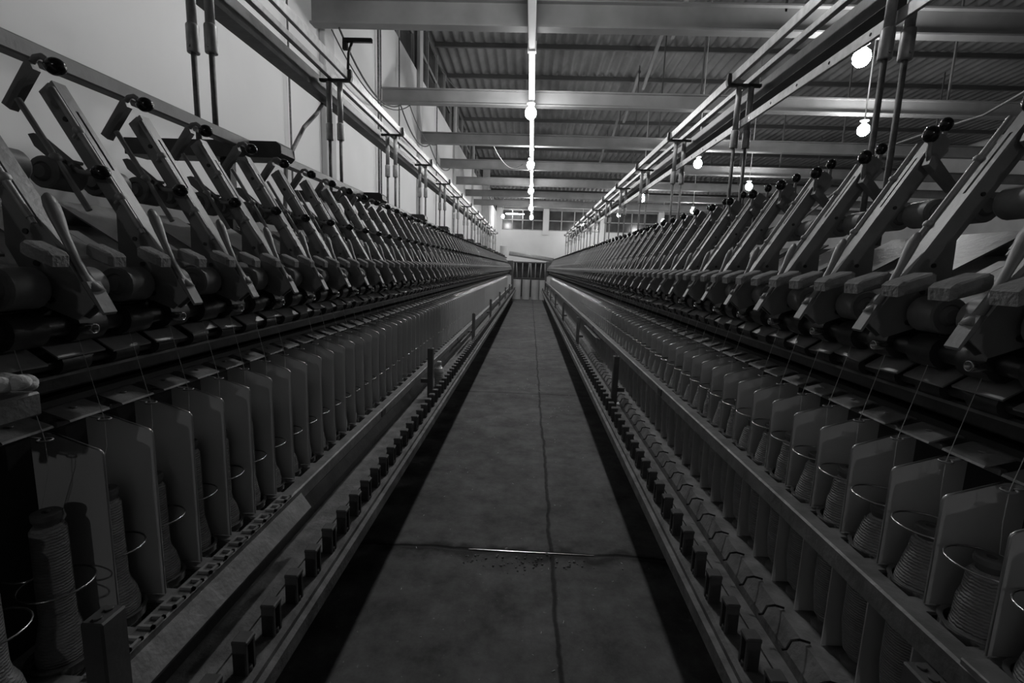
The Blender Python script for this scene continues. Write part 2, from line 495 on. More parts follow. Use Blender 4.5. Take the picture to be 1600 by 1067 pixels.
def frame(S):
    s, base, who = S['s'], S['base'], S['who']
    root = empty('spinning_frame', (s * base, 0, 0),
                 'long grey double-rail spinning machine standing %s' % ('along the white wall' if s < 0 else 'on the open-hall side of the aisle'), 'spinning machine')
    P = lambda p: (s * p[0], p[1], p[2])          # p[0] = distance away from the aisle past the separator edge
    ya, yb = 0.12, Y_END
    # ledge at shin height, with its lip
    q = MB(P)
    q.prism([(-.178, .395), (-.178, .432), (-.170, .440), (-.100, .440), (-.100, .395)], ya, yb)
    q.prism([(-.192, .375), (-.192, .415), (-.178, .418), (-.178, .375)], ya, yb)
    xi = -.060 if s > 0 else -.010
    q.prism([(-.097, .395), (-.097, .442), (xi, .442), (xi, .395)], ya, yb)
    q.build('ledge', M['ledge'], root)
    # stepped spindle rail
    q = MB(P)
    if s > 0: q.prism([(-.062, .40), (-.062, .470), (-.040, .510), (.13, .510), (.13, .40)], ya, yb)
    else: q.prism([(-.012, .40), (-.012, .470), (.008, .510), (.13, .510), (.13, .40)], ya, yb)
    q.build('spindle_rail', M['ledge'] if s > 0 else M['iron'], root)  # wall-side rail darker: shade under its low ring rail put into colour
    # dark lower panel and body
    MB(P).box(.06, .10, ya, yb, .0, .40).build('plinth', M['panel'], root)
    q = MB(P)
    q.box(.145, .17, ya, yb, .51, 1.03)
    q.build('front_panel', M['panel'], root)
    q = MB(P)
    q.box(.36, .80, ya, yb, .0, 1.40)
    q.build('body', M['panel'], root)
    # ring rail: two strips with crosspieces, so the bobbins pass through it
    zr = S['rail']
    q = MB(P)
    q.prism([(-.048, zr - .042), (-.048, zr - .004), (-.044, zr), (-.012, zr), (-.012, zr - .006), (-.042, zr - .008), (-.042, zr - .042)], ya, yb)
    q.box(.085, .125, ya, yb, zr - .03, zr)
    k = 0
    y = S['plate0'] - SP
    while y < yb:
        if y > ya: q.box(-.012, .085, y - .018, y + .018, zr - .006, zr)
        y += SP
    q.build('ring_rail', M['rail'], root)
    if s < 0:
        MB(P).box(.0, .104, .42, .672, 1.058, 1.094, .003).build('beam_bracket', M['rail'], root)
    if s < 0:     # near stretch carries a slotted comb strip and a pale guard strip
        q = MB(P)
        y = .45
        while y < 1.28:
            for (a, b_, c_, d_) in ((-.05, -.02, 0, .006), (-.05, -.02, .026, .032), (-.05, -.044, 0, .032), (-.026, -.02, .006, .026)):
                q.box(a, b_, y + c_, y + d_, zr, zr + .006)
            y += .0545
        q.build('slotted_strip', M['flap'], root)
        q = MB(P); q.prism([(-.050, zr - .016), (-.080, zr - .060), (-.076, zr - .063), (-.046, zr - .019)], .3, 1.36)
        q.build('guard_strip', M['rail'], root)
        q = MB(P); q.prism([(-.062, zr - .075), (-.082, zr - .05), (-.078, zr - .046), (-.058, zr - .070)], 4.6, 5.7)
        q.build('guard_strip', M['rail'], root)
    else:
        q = MB(P); q.prism([(-.05, zr - .07), (-.085, zr - .05), (-.081, zr - .046), (-.046, zr - .062)], 4.1, 5.0)
        q.build('guard_strip', M['rail'], root)
    # joints of the ring rail
    q = MB(P)
    y = 2.2
    while y < yb:
        q.box(-.051, -.046, y - .03, y + .03, zr - .036, zr - .006)
        y += 2.4
    q.build('rail_joint', M['iron'], root)
    # beam under the rollers
    q = MB(P)
    q.prism([(.108, 1.056), (.104, 1.060), (.104, 1.082), (.112, 1.088), (.122, 1.084), (.122, 1.066), (.30, 1.066), (.30, 1.056)], ya, yb)
    q.build('roller_beam', M['iron'], root)
    MB(P).prism([(.1025, 1.080), (.1025, 1.086), (.110, 1.0895), (.122, 1.0855), (.122, 1.083), (.110, 1.087)], ya, yb).build('bright_lip', M['rail'], root)  # lighter strip along the top edge of the beam
    # lower roller with collars, delivery roller
    q = MB(P)
    q.tube([(.10, ya, 1.108), (.10, yb, 1.108)], .011, 10)
    y = S['plate0'] - .5 * SP
    while y < yb:
        if y > .2:
            q.lathe([(.011, -.030), (.021, -.028), (.021, .028), (.011, .030)], (.10, y, 1.108), 12, 'Y')
        y += SP
    q.build('clearer_roller', M['iron'], root)
    q = MB(P)
    q.tube([(.09, ya, 1.172), (.09, yb, 1.172)], .017, 10)
    y = S['arm0'] - SP
    while y < yb:
        for dy in (-SP / 2, SP / 2):
            if y + dy > .2:
                q.lathe([(.017, -.03), (.030, -.028), (.030, .028), (.017, .03)], (.09, y + dy, 1.172), 14, 'Y')
        y += 2 * SP
    q.build('delivery_roller', M['iron'], root)
    q = MB(P)
    q.box(.13, .17, ya, yb, 1.09, 1.26, .004)
    q.prism([(.17, 1.09), (.17, 1.24), (.36, 1.36), (.36, 1.09)], ya, yb)
    q.build('roller_stand', M['iron'], root)

    # countable fittings: the nearest ones each their own mesh, the far rest as one
    def repeat(name, mk, mt, y0, pitch, n_own, label=None, jitter=None, y_from=.25, y_to=None):
        me = mk(MB(P)).mesh(name, mt)
        y = y0
        while y < y_from: y += pitch
        c = 0
        rest = None
        while y < (y_to or yb - .05):
            if c < n_own:
                o = link(name, me, root, (0, y, 0))
                if jitter: jitter(o, c)
            else:
                if rest is None: rest = MB()
                b_ = mk(MB(lambda p, y=y: (s * p[0], p[1] + y, p[2])))
                rest.add(b_.v, b_.f)
            c += 1
            y += pitch
        if rest is not None:
            tag(rest.build(name, mt, root), kind='stuff')
    # blocks standing on the ledge (a U with a cap)
    def mk_block(q):
        q.box(-.166, -.136, -.016, -.010, .440, .516)
        q.box(-.166, -.136, .010, .016, .440, .516)
        q.box(-.168, -.134, -.018, .018, .508, .520, .003)
        q.box(-.150, -.138, -.010, .010, .440, .508)
        q.lathe([(.007, 0), (.007, .012)], (-.160, 0, .440), 8)
        return q
    repeat('thread_block', mk_block, M['paint_dark'], S['plate0'] + .01, SP, 90)
    # rings and balloon hoops
    zh = S['hoop']
    def mk_hoop(q):
        q.torus((S['sd'] - .004, 0, zh), .050, .0016, 24, 6)
        q.tube([(S['sd'] + .046, 0, zh), (.12, 0, zh - .005), (.145, 0, zh - .005)], .002, 6)
        return q
    repeat('balloon_hoop', mk_hoop, M['steel'], S['plate0'] + SP / 2, SP, 56, y_to=6.4)
    def mk_ring(q):
        q.lathe([(.046, zr - .01), (.046, zr + .004), (.049, zr + .007), (.041, zr + .007), (.041, zr - .01)], (S['sd'], 0, 0), 20)
        return q
    repeat('ring', mk_ring, M['steel'], S['plate0'] + SP / 2, SP, 56, y_to=6.4)
    # thread guides: hinged flap with a wire pigtail
    def mk_guide(q):
        q.torus((.042, 0, 1.002), .0095, .0017, 12, 6, 0.4, 2 * PI)
        q.tube([(.0515, .0035, 1.002), (.066, .002, 1.004), (.08, 0, 1.010)], .0017, 6)
        q.prism([(.066, 1.008), (.068, 1.0115), (.115, 1.026), (.128, 1.024), (.128, 1.021), (.115, 1.0225)], -.040, .040)
        q.box(.082, .096, -.05, .05, 1.000, 1.010, .002)
        q.lathe([(.005, 0), (.005, .003)], (.098, 0, 1.020), 8)
        return q
    def jg(o, c): o.location.z += .002 * math.sin(c * 5.1); o.rotation_euler.x = .02 * math.sin(c * 2.3)
    repeat('thread_guide', mk_guide, M['rail'], S['plate0'] + SP / 2, SP, 80)
    # flaps over the clearer roller, alternately bright and dull by their tilt
    def mk_flap(q):
        q.prism([(.070, 1.116), (.069, 1.119), (.110, 1.146), (.145, 1.150), (.145, 1.147), (.111, 1.143)], -.046, .046)
        return q
    def jf(o, c):
        o.rotation_euler.x = .05 * math.sin(c * 2.7 + 1)
        o.location.z = .004 * math.sin(c * 4.1) - o.location.y * math.tan(o.rotation_euler.x) * 0
        # keep the hinge in place
        a = o.rotation_euler.x
        o.location.z += 1.14 * (1 - math.cos(a)); o.location.y += 1.14 * math.sin(a)
    repeat('clearer_flap', mk_flap, M['flap'], S['plate0'] + SP / 2, SP, 80, None, jf)
    # sloping cover plates between the drafting arms
    def mk_cover(q):
        q.prism([(.118, 1.288), (.118, 1.292), (.31, 1.408), (.31, 1.404)], -.078, .05)
        q.prism([(.118, 1.288), (.118, 1.292), (.20, 1.342), (.20, 1.338)], .05, .078)
        q.prism([(.222, 1.351), (.222, 1.355), (.31, 1.408), (.31, 1.404)], .05, .078)
        return q
    repeat('cover_plate', mk_cover, M['paint'], S['arm0'] + SP, 2 * SP, 44)
    # hooks along the spindle rail
    def mk_hook(q):
        q.tube([(-.03, 0, .514), (-.052, 0, .520), (-.070, 0, .517), (-.078, 0, .496), (-.088, 0, .494)], .0028, 6)
        return q
    if s > 0: repeat('thread_hook', mk_hook, M['black'], S['plate0'], SP, 40, y_to=4.6)
    # small bearing tubes under the arm tips
    def mk_bear(q):
        q.lathe([(.0065, .02), (.0065, -.014), (.0085, -.015), (.0095, -.013), (.0095, .02)], (.052, .03, 1.168), 14, 'X')
        return q
    repeat('bearing', mk_bear, M['steel'], S['arm0'], 2 * SP, 40, y_to=9.2)
    # uprights on the ledge
    def mk_up(q):
        q.box(-.128, -.094, -.022, .022, .440, .775, .003)
        q.lathe([(.006, 0), (.006, .003)], (-.111, -.010, .775), 8)
        q.lathe([(.006, 0), (.006, .003)], (-.111, .010, .775), 8)
        q.box(-.094, -.05, -.012, .012, .55, .575)
        return q
    repeat('upright', mk_up, M['paint_dark'], .62 if s < 0 else .60, 2.38, 12)
    if s > 0:
        q = MB(P); q.box(-.053, -.013, ya, .62, zr + .001, zr + .012, .002)
        q.lathe([(.008, 0), (.008, .003)], (-.033, .55, zr + .012), 10)
        q.build('end_bracket', M['rail'], root)
    if s > 0:      # lower separators seen under the raised ring rail
        def mk_low(q):
            q.prism([(-.006, .512), (-.006, zr - .044), (.11, zr - .044), (.11, .512)], -.0015, .0015)
            return q
        repeat('lower_separator', mk_low, M['plate'], S['plate0'], SP, 60)
    if s < 0:
        # square rail along the machine top, with dark trays hung on its aisle side
        q = MB(P); q.box(.395, .435, ya, yb, 1.715, 1.755, .004)
        q.build('top_rail', M['paint'], root)
        def mk_tray(q):
            q.prism([(.27, 1.708), (.285, 1.690), (.90, 1.690), (.90, 1.714), (.31, 1.714), (.29, 1.752), (.275, 1.740)], -.05, .05)
            q.prism([(.27, 1.708), (.285, 1.690), (.90, 1.690), (.90, 1.752), (.29, 1.752), (.272, 1.738)], -.056, -.050)
            q.prism([(.27, 1.708), (.285, 1.690), (.90, 1.690), (.90, 1.752), (.29, 1.752), (.272, 1.738)], .050, .056)
            q.box(.50, .54, -.02, .02, 1.40, 1.69)
            return q
        repeat('cross_tray', mk_tray, M['iron'], 2.0 - 1.31, 1.31, 16)
    # gearing end
    q = MB(P)
    q.box(-.05, 1.2, yb, yb + .6, 0, 1.55, .02)
    q.build('gear_end', M['paint_dark'], root)
    return root
FR = {s: frame(SIDES[s]) for s in (-1, 1)}

# separators between the spindles
def plate_mesh(S, P):
    zb = S['rail'] + .002
    q = MB(P)
    out = [(0, zb), (0, .957), (.0015, .962), (.006, .9655), (.085, .992), (.125, .992), (.125, zb)]
    q.prism(out, -.0011, .0011)
    return q
def edge_mesh(S, P):
    zb = S['rail'] + .002
    q = MB(P)
    q.tube([(-.001, 0, zb), (-.001, 0, .957), (.0007, 0, .9625), (.006, 0, .9665), (.085, 0, .993)], .0019, 6)
    return q
for s, S in SIDES.items():
    P0 = lambda p: (s * p[0], p[1], p[2])
    pm = plate_mesh(S, P0).mesh('separator_plate', M['plate'])
    em = edge_mesh(S, P0).mesh('rolled_edge', M['plate_edge'])
    a_, b_ = plate_mesh(S, P0), edge_mesh(S, P0)
    n_ = len(a_.f); a_.v.extend(b_.v)
    a_.f += [tuple(i + len(a_.v) - len(b_.v) for i in q) for q in b_.f]; a_.s += b_.s
    fm = bpy.data.meshes.new('separator_plate'); fm.from_pydata(a_.v, [], a_.f)
    fm.materials.append(M['plate']); fm.materials.append(M['plate_edge'])
    fm.polygons.foreach_set('material_index', [0] * n_ + [1] * (len(a_.f) - n_)); fm.polygons.foreach_set('use_smooth', a_.s)
    bm = bmesh.new(); bm.from_mesh(fm); bmesh.ops.recalc_face_normals(bm, faces=bm.faces); bm.to_mesh(fm); bm.free()
    y = S['plate0']; c = 0; rest = MB()
    while y < Y_END - .05:
        if y > (.7 if s < 0 else .3):
            if c < 140:
                o = link('separator_plate', pm if c < 40 else fm, None, (s * S['base'], y, 0))
                if c < 20:
                    lb = '%s upright separator plate from the camera along %s' % (nth(c), S['where'])
                else:
                    lb = 'pale separator plate beyond the twentieth along %s' % S['where']
                tag(o, lb, 'separator plate', 'separator plates of the %s machine' % S['who'])
                o.rotation_euler.z = .035 * math.sin(c * 1.9)
                if c < 40:
                    link('rolled_edge', em, o)
            else:
                b_ = plate_mesh(S, lambda p, y=y: (s * (p[0] + S['base']), p[1] + y, p[2]))
                rest.add(b_.v, b_.f)
            c += 1
        y += SP
    if rest.v:
        tag(rest.build('separator_plate', M['plate']), 'run of far separator plates at the far end of %s' % S['where'], 'separator plate',
            'separator plates of the %s machine' % S['who'], 'stuff')

# bobbins
def bobbin_parts(s, v):
    zr = SIDES[s]['rail']
    top = SIDES[s]['top'] + (0, .012, -.02)[v]
    core = MB().lathe([(.030, .512), (.030, .52), (.018, .525), (.016, top - .02), (.0205, top - .010), (.0205, top - .002), (.018, top), (.007, top), (.006, top - .01)], n=18)
    if s < 0:
        prof = [(.018, .53), (.033, .545), (.037, zr - .01), (.0385, zr + .02), (.034, zr + .045), (.026, zr + .062), (.0235, zr + .075), (.0225, top - .03), (.018, top - .022)]
    else:
        prof = [(.018, .53), (.030, .545), (.0375, .60), (.0385, zr), (.0365, zr + .015), (.030, zr + .045), (.0255, zr + .062), (.0235, top - .03), (.018, top - .022)]
    if v == 1: prof = [(r * (.9 if i < 5 else 1.06), h) for i, (r, h) in enumerate(prof)]
    return core, MB().lathe(prof, n=20), top
def strand(s, zr, top):
    q = MB()
    dx = lambda d: s * (d - SIDES[s]['sd'])
    q.tube([(dx(.088), 0, 1.204), (dx(.066), .002, 1.10), (dx(.042), 0, 1.002), (dx(.046), .004, .95), (s * .026, .012, .86), (s * .042, .012, zr + .06), (s * .038, .006, zr + .012)], .0006, 5)
    return q
for s, S in SIDES.items():
    protos = []
    for v in range(3):
        a, b_, top = bobbin_parts(s, v)
        protos.append((a.mesh('tube', M['core']), b_.mesh('yarn', M['yarn'])))
    sm = strand(s, S['rail'], .885).mesh('yarn_strand', M['strand'])
    y = S['plate0'] + SP / 2; c = 0
    while c < 56:
        if y > .3:
            if c < 14:
                lb = '%s yarn bobbin from the camera, between plates, on %s' % (nth(c), S['where'])
            else:
                lb = 'yarn bobbin beyond the fourteenth between the separator plates of %s' % S['where']
            t = empty('bobbin', (s * (S['base'] + S['sd']), y, 0), lb, 'bobbin', 'bobbins of the %s machine' % S['who'])
            v = (0, 1, 0, 2, 1)[c % 5]
            link('tube', protos[v][0], t); link('yarn', protos[v][1], t)
            if (c * 7) % 10 not in (3,) and c < 34:
                link('yarn_strand', sm, t)
            t.rotation_euler.z = c * 1.3 * 0
            c += 1
        y += SP

# drafting arms
AX, AN = Vector((.508, .861)), Vector((-.861, .508))
T0 = Vector((0, 1.225))
def ap(t, mm):
    p = T0 + AX * t + AN * mm
    return (p.x, p.y)
def along(q, t0, t1, m0, m1, y0, y1):
    return q.prism([ap(t0, m0), ap(t1, m0), ap(t1, m1), ap(t0, m1)], y0, y1)
def arm_channel(q):
    # two cheeks, web, slotted face
    cheek = [ap(-.012, 0), ap(.47, 0), ap(.474, -.010), ap(.470, -.036), ap(.20, -.036), ap(.14, -.074), ap(.03, -.080), ap(-.018, -.042)]
    q.prism(cheek, -.0125, -.0095)
    q.prism(cheek, .0095, .0125)
    along(q, .0, .46, -.026, -.012, -.0095, .0095)
    along(q, -.012, .28, -.004, .0015, -.0145, .0145)
    along(q, .28, .41, -.004, .0015, -.0145, -.003)
    along(q, .28, .41, -.004, .0015, .003, .0145)
    along(q, .41, .472, -.004, .0015, -.0145, .0145)
    along(q, .462, .473, -.035, .0, -.0095, .0095)
    # tongue at the tip
    q.prism([ap(-.012, .0015), ap(.03, .0015), ap(.026, .010), ap(-.03, .006), ap(-.032, .001)], -.013, .013)
    return q
def bolts_and_dark_hole(q):
    for y in (-.0155, .0125):
        for t, mm, r in ((.03, -.06, .006), (.09, -.045, .005), (.14, -.03, .0045), (.40, -.018, .005), (.29, -.02, .004)):
            x, z = ap(t, mm)
            q.lathe([(r, 0), (r, .003)], (x, y, z), 8, 'Y')
    x, z = ap(.075, .0018)  # dark raised ellipse painted in place of an open, shaded slot hole
    q.loft([[(x + (AX.x * math.cos(a) * .016), .0045 * math.sin(a), z + AX.y * math.cos(a) * .016) for a in [i * PI / 5 for i in range(10)]],
            [(x + AN.x * .0008 + (AX.x * math.cos(a) * .016), .0045 * math.sin(a), z + AN.y * .0008 + AX.y * math.cos(a) * .016) for a in [i * PI / 5 for i in range(10)]]], False)
    return q
def spoon(q):
    # spatula shaped release lever
    pts = [(-.004, 1.236, .013, .006), (.012, 1.252, .010, .006), (.030, 1.285, .008, .0055), (.046, 1.325, .009, .006), (.055, 1.352, .013, .008), (.062, 1.372, .014, .009), (.067, 1.386, .011, .007), (.069, 1.392, .004, .003)]
    rings = []
    for i, (d, z, wy, th) in enumerate(pts):
        rings.append([(d + th * .8 * math.cos(a), wy * math.sin(a), z - th * .5 * math.cos(a)) for a in [k * PI / 5 for k in range(10)]])
    return q.loft(rings)
def roller(d, z, y0, r, ln):
    def f(q):
        h = ln / 2
        q.lathe([(.006, -h - .006), (.012, -h - .006), (.013, -h - .001), (r * .55, -h + .003), (r * .62, -h), (r * .92, -h), (r, -h + .004), (r, h - .004), (r * .92, h), (r * .62, h), (r * .55, h - .003), (.013, h + .001), (.012, h + .006), (.006, h + .006)], (d, y0, z), 20, 'Y')
        return q
    return f
def clearer(y0, S):
    def f(q):
        kk = S['s']
        hw = .027 if kk > 0 else .019
        poly = [(-.006, 1.270), (-.008, 1.290), (.000, 1.298), (.048, 1.316), (.056, 1.312), (.058, 1.294), (.045, 1.286)]
        if kk < 0: poly = [(.004 + (d + .006) * .72, 1.276 + (z - 1.270) * .85) for d, z in poly]
        n = len(poly)
        cx = sum(p[0] for p in poly) / n; cz = sum(p[1] for p in poly) / n
        def ring(y, k): return [(cx + (p[0] - cx) * k, y, cz + (p[1] - cz) * k) for p in poly]
        q.loft([ring(y0 - hw, .8), ring(y0 - hw + .006, 1), ring(y0 + hw - .006, 1), ring(y0 + hw, .8)], False)
        return q
    return f
def lever_a(S):
    s = S['s']
    def f(q):
        if s < 0:     # block leaning back from the arm, curved stalk to the knob
            q.prism([(.310, 1.578), (.294, 1.566), (.240, 1.640), (.246, 1.656), (.256, 1.654)], -.049, -.033)
            q.tube([(.25, -.041, 1.652), (.240, -.041, 1.664), (.228, -.041, 1.666), (.214, -.041, 1.656)], .0058, 8)
        else:
            q.prism([(.276, 1.508), (.264, 1.498), (.202, 1.556), (.208, 1.574), (.218, 1.574)], -.044, -.024)
            q.tube([(.210, -.034, 1.562), (.206, -.034, 1.580), (.205, -.034, 1.608)], .0055, 8)
            q.lathe([(.007, 0), (.007, .006)], (.27, -.05, 1.505), 8, 'Y')
        return q
    return f
def knob_a(S):
    s = S['s']
    def f(q):
        if s < 0: q.ball((.203, -.041, 1.648), .019, .0165, .0165, 14, 10)
        else: q.ball((.205, -.034, 1.621), .0165, .0165, .0185, 14, 10)
        return q
    return f
def lever_b(S):
    s = S['s']
    def f(q):
        if s < 0:
            q.prism([(.250, 1.522), (.240, 1.500), (.190, 1.458), (.178, 1.462), (.178, 1.474), (.238, 1.524)], -.060, -.040)
            q.tube([(.182, -.05, 1.466), (.165, -.05, 1.456), (.15, -.05, 1.454), (.13, -.05, 1.455)], .005, 8)
        else:
            q.prism([(.300, 1.600), (.288, 1.612), (.245, 1.572), (.25, 1.555), (.262, 1.556)], .026, .044)
            q.tube([(.292, .035, 1.604), (.290, .035, 1.63), (.291, .035, 1.65)], .005, 8)
        return q
    return f
def knob_b(S):
    s = S['s']
    def f(q):
        if s < 0: q.ball((.122, -.05, 1.455), .017, .0145, .0145, 12, 8)
        else: q.ball((.291, .035, 1.660), .0145, .0145, .0165, 12, 8)
        return q
    return f
def rods(S):
    sy = -1 if S['s'] < 0 else 1
    def f(q):
        def rod(t0, t1, mm, y, r):
            (x0, z0), (x1, z1) = ap(t0, mm), ap(t1, mm)
            q.tube([(x0, y, z0), (x1, y, z1)], r, 8)
        rod(.145, .45, .002, sy * .028, .0058)
        rod(.135, .18, .002, sy * .028, .0044)
        rod(.20, .43, -.035, sy * .075, .0055)
        for t in (.215, .36):
            x, z = ap(t, .002)
            q.ball((x, sy * .028, z), .010, .010, .009, 8, 6)
            x2, z2 = ap(t, -.02)
            q.tube([(x, sy * .028, z), (x2, sy * .02, z2)], .003, 6)
        x, z = ap(.31, -.035)
        q.ball((x, sy * .075, z), .011, .010, .010, 8, 6)
        q.tube([(x, sy * .075, z), (x, sy * .02, z)], .0035, 6)
        return q
    return f
PARTS = lambda S: [
    ('arm_channel', arm_channel, M['paint']), ('bolts_and_dark_hole', bolts_and_dark_hole, M['iron']), ('release_lever', spoon, M['paint']),
    ('guide_rods', rods(S), M['galv']),
    ('front_roller', roller(.085, 1.240, -SP / 2, .034, .062), M['roller']), ('front_roller', roller(.085, 1.240, SP / 2, .034, .062), M['roller']),
    ('back_roller', roller(.205, 1.447, -SP / 2, .030, .066), M['roller']), ('back_roller', roller(.205, 1.447, SP / 2, .030, .066), M['roller']),
    ('clearer_pad', clearer(-SP / 2, S), M['box']), ('clearer_pad', clearer(SP / 2, S), M['box'])]
for s, S in SIDES.items():
    mp = lambda p: (s * p[0], p[1], p[2] - 1.2)
    near, far = [], MB(mp)
    for nm, fn, mt in PARTS(S):
        near.append((nm, fn(MB(mp)).mesh(nm, mt), None))
    la, ka = lever_a(S)(MB(mp)).mesh('knob_lever', M['paint']), knob_a(S)(MB(mp)).mesh('knob', M['black'])
    lb_, kb = lever_b(S)(MB(mp)).mesh('lift_lever', M['paint']), knob_b(S)(MB(mp)).mesh('knob', M['black'])
    # a lighter one-mesh version for the far end
    far = MB(mp); mi = []
    mats = [M['paint'], M['roller'], M['box'], M['black']]
    for fn, k in ((arm_channel, 0), (spoon, 0), (roller(.085, 1.240, -SP / 2, .034, .062), 1), (roller(.085, 1.240, SP / 2, .034, .062), 1),
                  (clearer(-SP / 2, S), 2), (clearer(SP / 2, S), 2), (lever_a(S), 0), (lever_b(S), 0), (knob_a(S), 3), (knob_b(S), 3)):
        n0 = len(far.f); fn(far); mi += [k] * (len(far.f) - n0)
    fm = bpy.data.meshes.new('drafting_arm'); fm.from_pydata(far.v, [], far.f)
    for q in mats: fm.materials.append(q)
    fm.polygons.foreach_set('material_index', mi); fm.polygons.foreach_set('use_smooth', far.s)
    bm = bmesh.new(); bm.from_mesh(fm); bmesh.ops.recalc_face_normals(bm, faces=bm.faces); bm.to_mesh(fm); bm.free()
    y = S['arm0']; c = 0
    while y < Y_END - .1:
        if y > .28:
            if c < 20: lb = '%s sloping drafting arm from the camera on %s' % (nth(c), S['where'])
            else: lb = 'sloping drafting arm beyond the twentieth on %s' % S['where']
            gp = 'drafting arms of the %s machine' % S['who']
            loc = (s * S['base'], y, 1.2)
            if c < 38:
                t = empty('drafting_arm', loc, lb, 'drafting arm', gp)
                for nm, me, _ in near: link(nm, me, t)
                o = link('knob_lever', la, t); link('knob', ka, o)
                o = link('lift_lever', lb_, t); link('knob', kb, o)
                o.rotation_euler.y = random.uniform(-.01, .01)
                t.rotation_euler.y = random.uniform(-.006, .006)
            else:
                tag(link('drafting_arm', fm, None, loc), lb, 'drafting arm', gp)
            c += 1
        y += 2 * SP

# ------------------------------------------------------------------ creels above the machines
def creel(S):
    s, xc = S['s'], S['cen']
    y0 = 2.0 if s < 0 else 1.93
    t = empty('creel_rack', (s * xc, 0, 1.40), 'overhead creel of paired posts and long rails above %s' % S['where'], 'creel')
    P = lambda p: (s * (p[0] - xc), p[1], p[2] - 1.40)
    ys = [y0 + 1.31 * k for k in range(-1, 13)]
    def part(name, mk, mt):
        me = mk(MB(P)).mesh(name, mt)
        for y in ys: link(name, me, t, (0, y, 0))
    def rod(x):
        def f(q): return q.tube([(x, 0, 1.715 if s < 0 else 1.40), (x, 0, 2.12)], .0105, 10)
        return f
    def tube(x):
        def f(q):
            q.tube([(x, 0, 2.19), (x, 0, 2.445)], .0175, 12)
            q.lathe([(.0215, 2.085), (.0235, 2.09), (.0235, 2.185), (.0215, 2.19)], (x, 0, 0), 14)
            q.lathe([(.005, -.006), (.005, .0)], (x, -.024, 2.105), 6, 'Y')
            return q
        return f
    for x in (xc, xc + .072):
        part('rod', rod(x), M['rust'])
        part('sleeve_tube', tube(x), M['galv'])
    def brk(q):
        q.prism([(xc - .075, 2.447), (xc + .13, 2.447), (xc + .13, 2.463), (xc - .06, 2.463)], -.014, .014)
        q.prism([(xc - .075, 2.447), (xc - .060, 2.463), (xc - .060, 2.52), (xc - .078, 2.52), (xc - .082, 2.47)], -.014, .014)
        return q
    part('bracket', brk, M['iron'])
    ya, yb = .2, ys[-1] + .2
    MB(P).box(xc - .058, xc - .036, ya, yb, 2.463, 2.515, .002).build('front_rail', M['galv'], t)
    MB(P).box(xc + .045, xc + .075, ya, yb, 2.463, 2.495, .002).build('back_rail', M['galv'], t)
    q = MB(P)
    q.prism([(xc + .14, 2.39), (xc + .23, 2.39), (xc + .23, 2.49), (xc + .225, 2.49), (xc + .225, 2.396), (xc + .145, 2.396), (xc + .145, 2.49), (xc + .14, 2.49)], ya, yb)
    q.tube([(xc + .20, ya, 2.42), (xc + .20, yb, 2.42)], .02, 8)
    q.build('trough', M['iron'], t)
    if s > 0:
        q = MB(P)
        q.box(xc + .020, xc + .034, ya, yb, 2.205, 2.25, .002)
        q.build('drilled_bar', M['galv'], t)
        q = MB(P)
        y = .5
        while y < yb:
            q.lathe([(.007, 0), (.007, .001)], (xc + .019, y, 2.228), 8, 'X')
            y += .26
        q.build('bar_holes', M['black'], t)
    return t
for s in (-1, 1): creel(SIDES[s])

# ------------------------------------------------------------------ end of the aisle
for i, (x, y) in enumerate(((-.50, 19.95), (-.13, 20.0), (.24, 19.95), (.57, 20.0))):
    t = empty('sliver_can', (x, y, 0), 'white cylindrical sliver can at the aisle end, %s from the white wall' % nth(i), 'can', 'sliver cans at the aisle end')
    MB().lathe([(.150, 0), (.158, .01), (.156, .03), (.156, .78), (.161, .785), (.161, .80), (.153, .80), (.150, .785), (.150, .74)], n=28).build('shell', M['can'], t)
    MB().lathe([(.14, .70), (.145, .76), (.13, .79), (.05, .80), (0, .80)], n=20, cap=False).build('sliver', M['cotton'], t)
t = empty('textile_machine', (.05, 22.0, 0), 'dark machine with pale upright poles behind the white cans at the aisle end', 'machine')
MB().box(-1.15, 1.15, -.1, .7, 0, .85, .02).build('body', M['panel'], t)
MB().box(-1.15, 1.15, .5, .56, .85, 1.54, .01).build('back_panel', M['panel'], t)
for i, x in enumerate((-.98, -.82, -.62, -.38, -.12, .02, .2, .42, .66, .9)):
    MB().tube([(x, .05, .85), (x + .05 * math.sin(i * 2.1), .0, 1.54)], .022, 8).build('pole', M['galv'], t)
MB().box(-1.1, 1.1, -.04, .06, 1.50, 1.555, .008).build('crossbar', M['paint_dark'], t)
o = MB().tube([(-.95, 0, 0), (1.05, 0, -.24)], .095, 16).build('air_duct', M['galv'], None, (0, 21.9, 1.90))
tag(o, 'thick tilted grey pipe lying above the dark machine at the aisle end', 'pipe')
o = MB().lathe([(.13, 0), (.14, .01), (.14, .53), (.145, .54), (.145, .56), (.12, .57), (0, .57)], n=24).build('white_drum', M['can'], None, (-1.08, 19.5, 1.551))
tag(o, 'white drum standing on the far end of the machine along the white wall', 'drum')

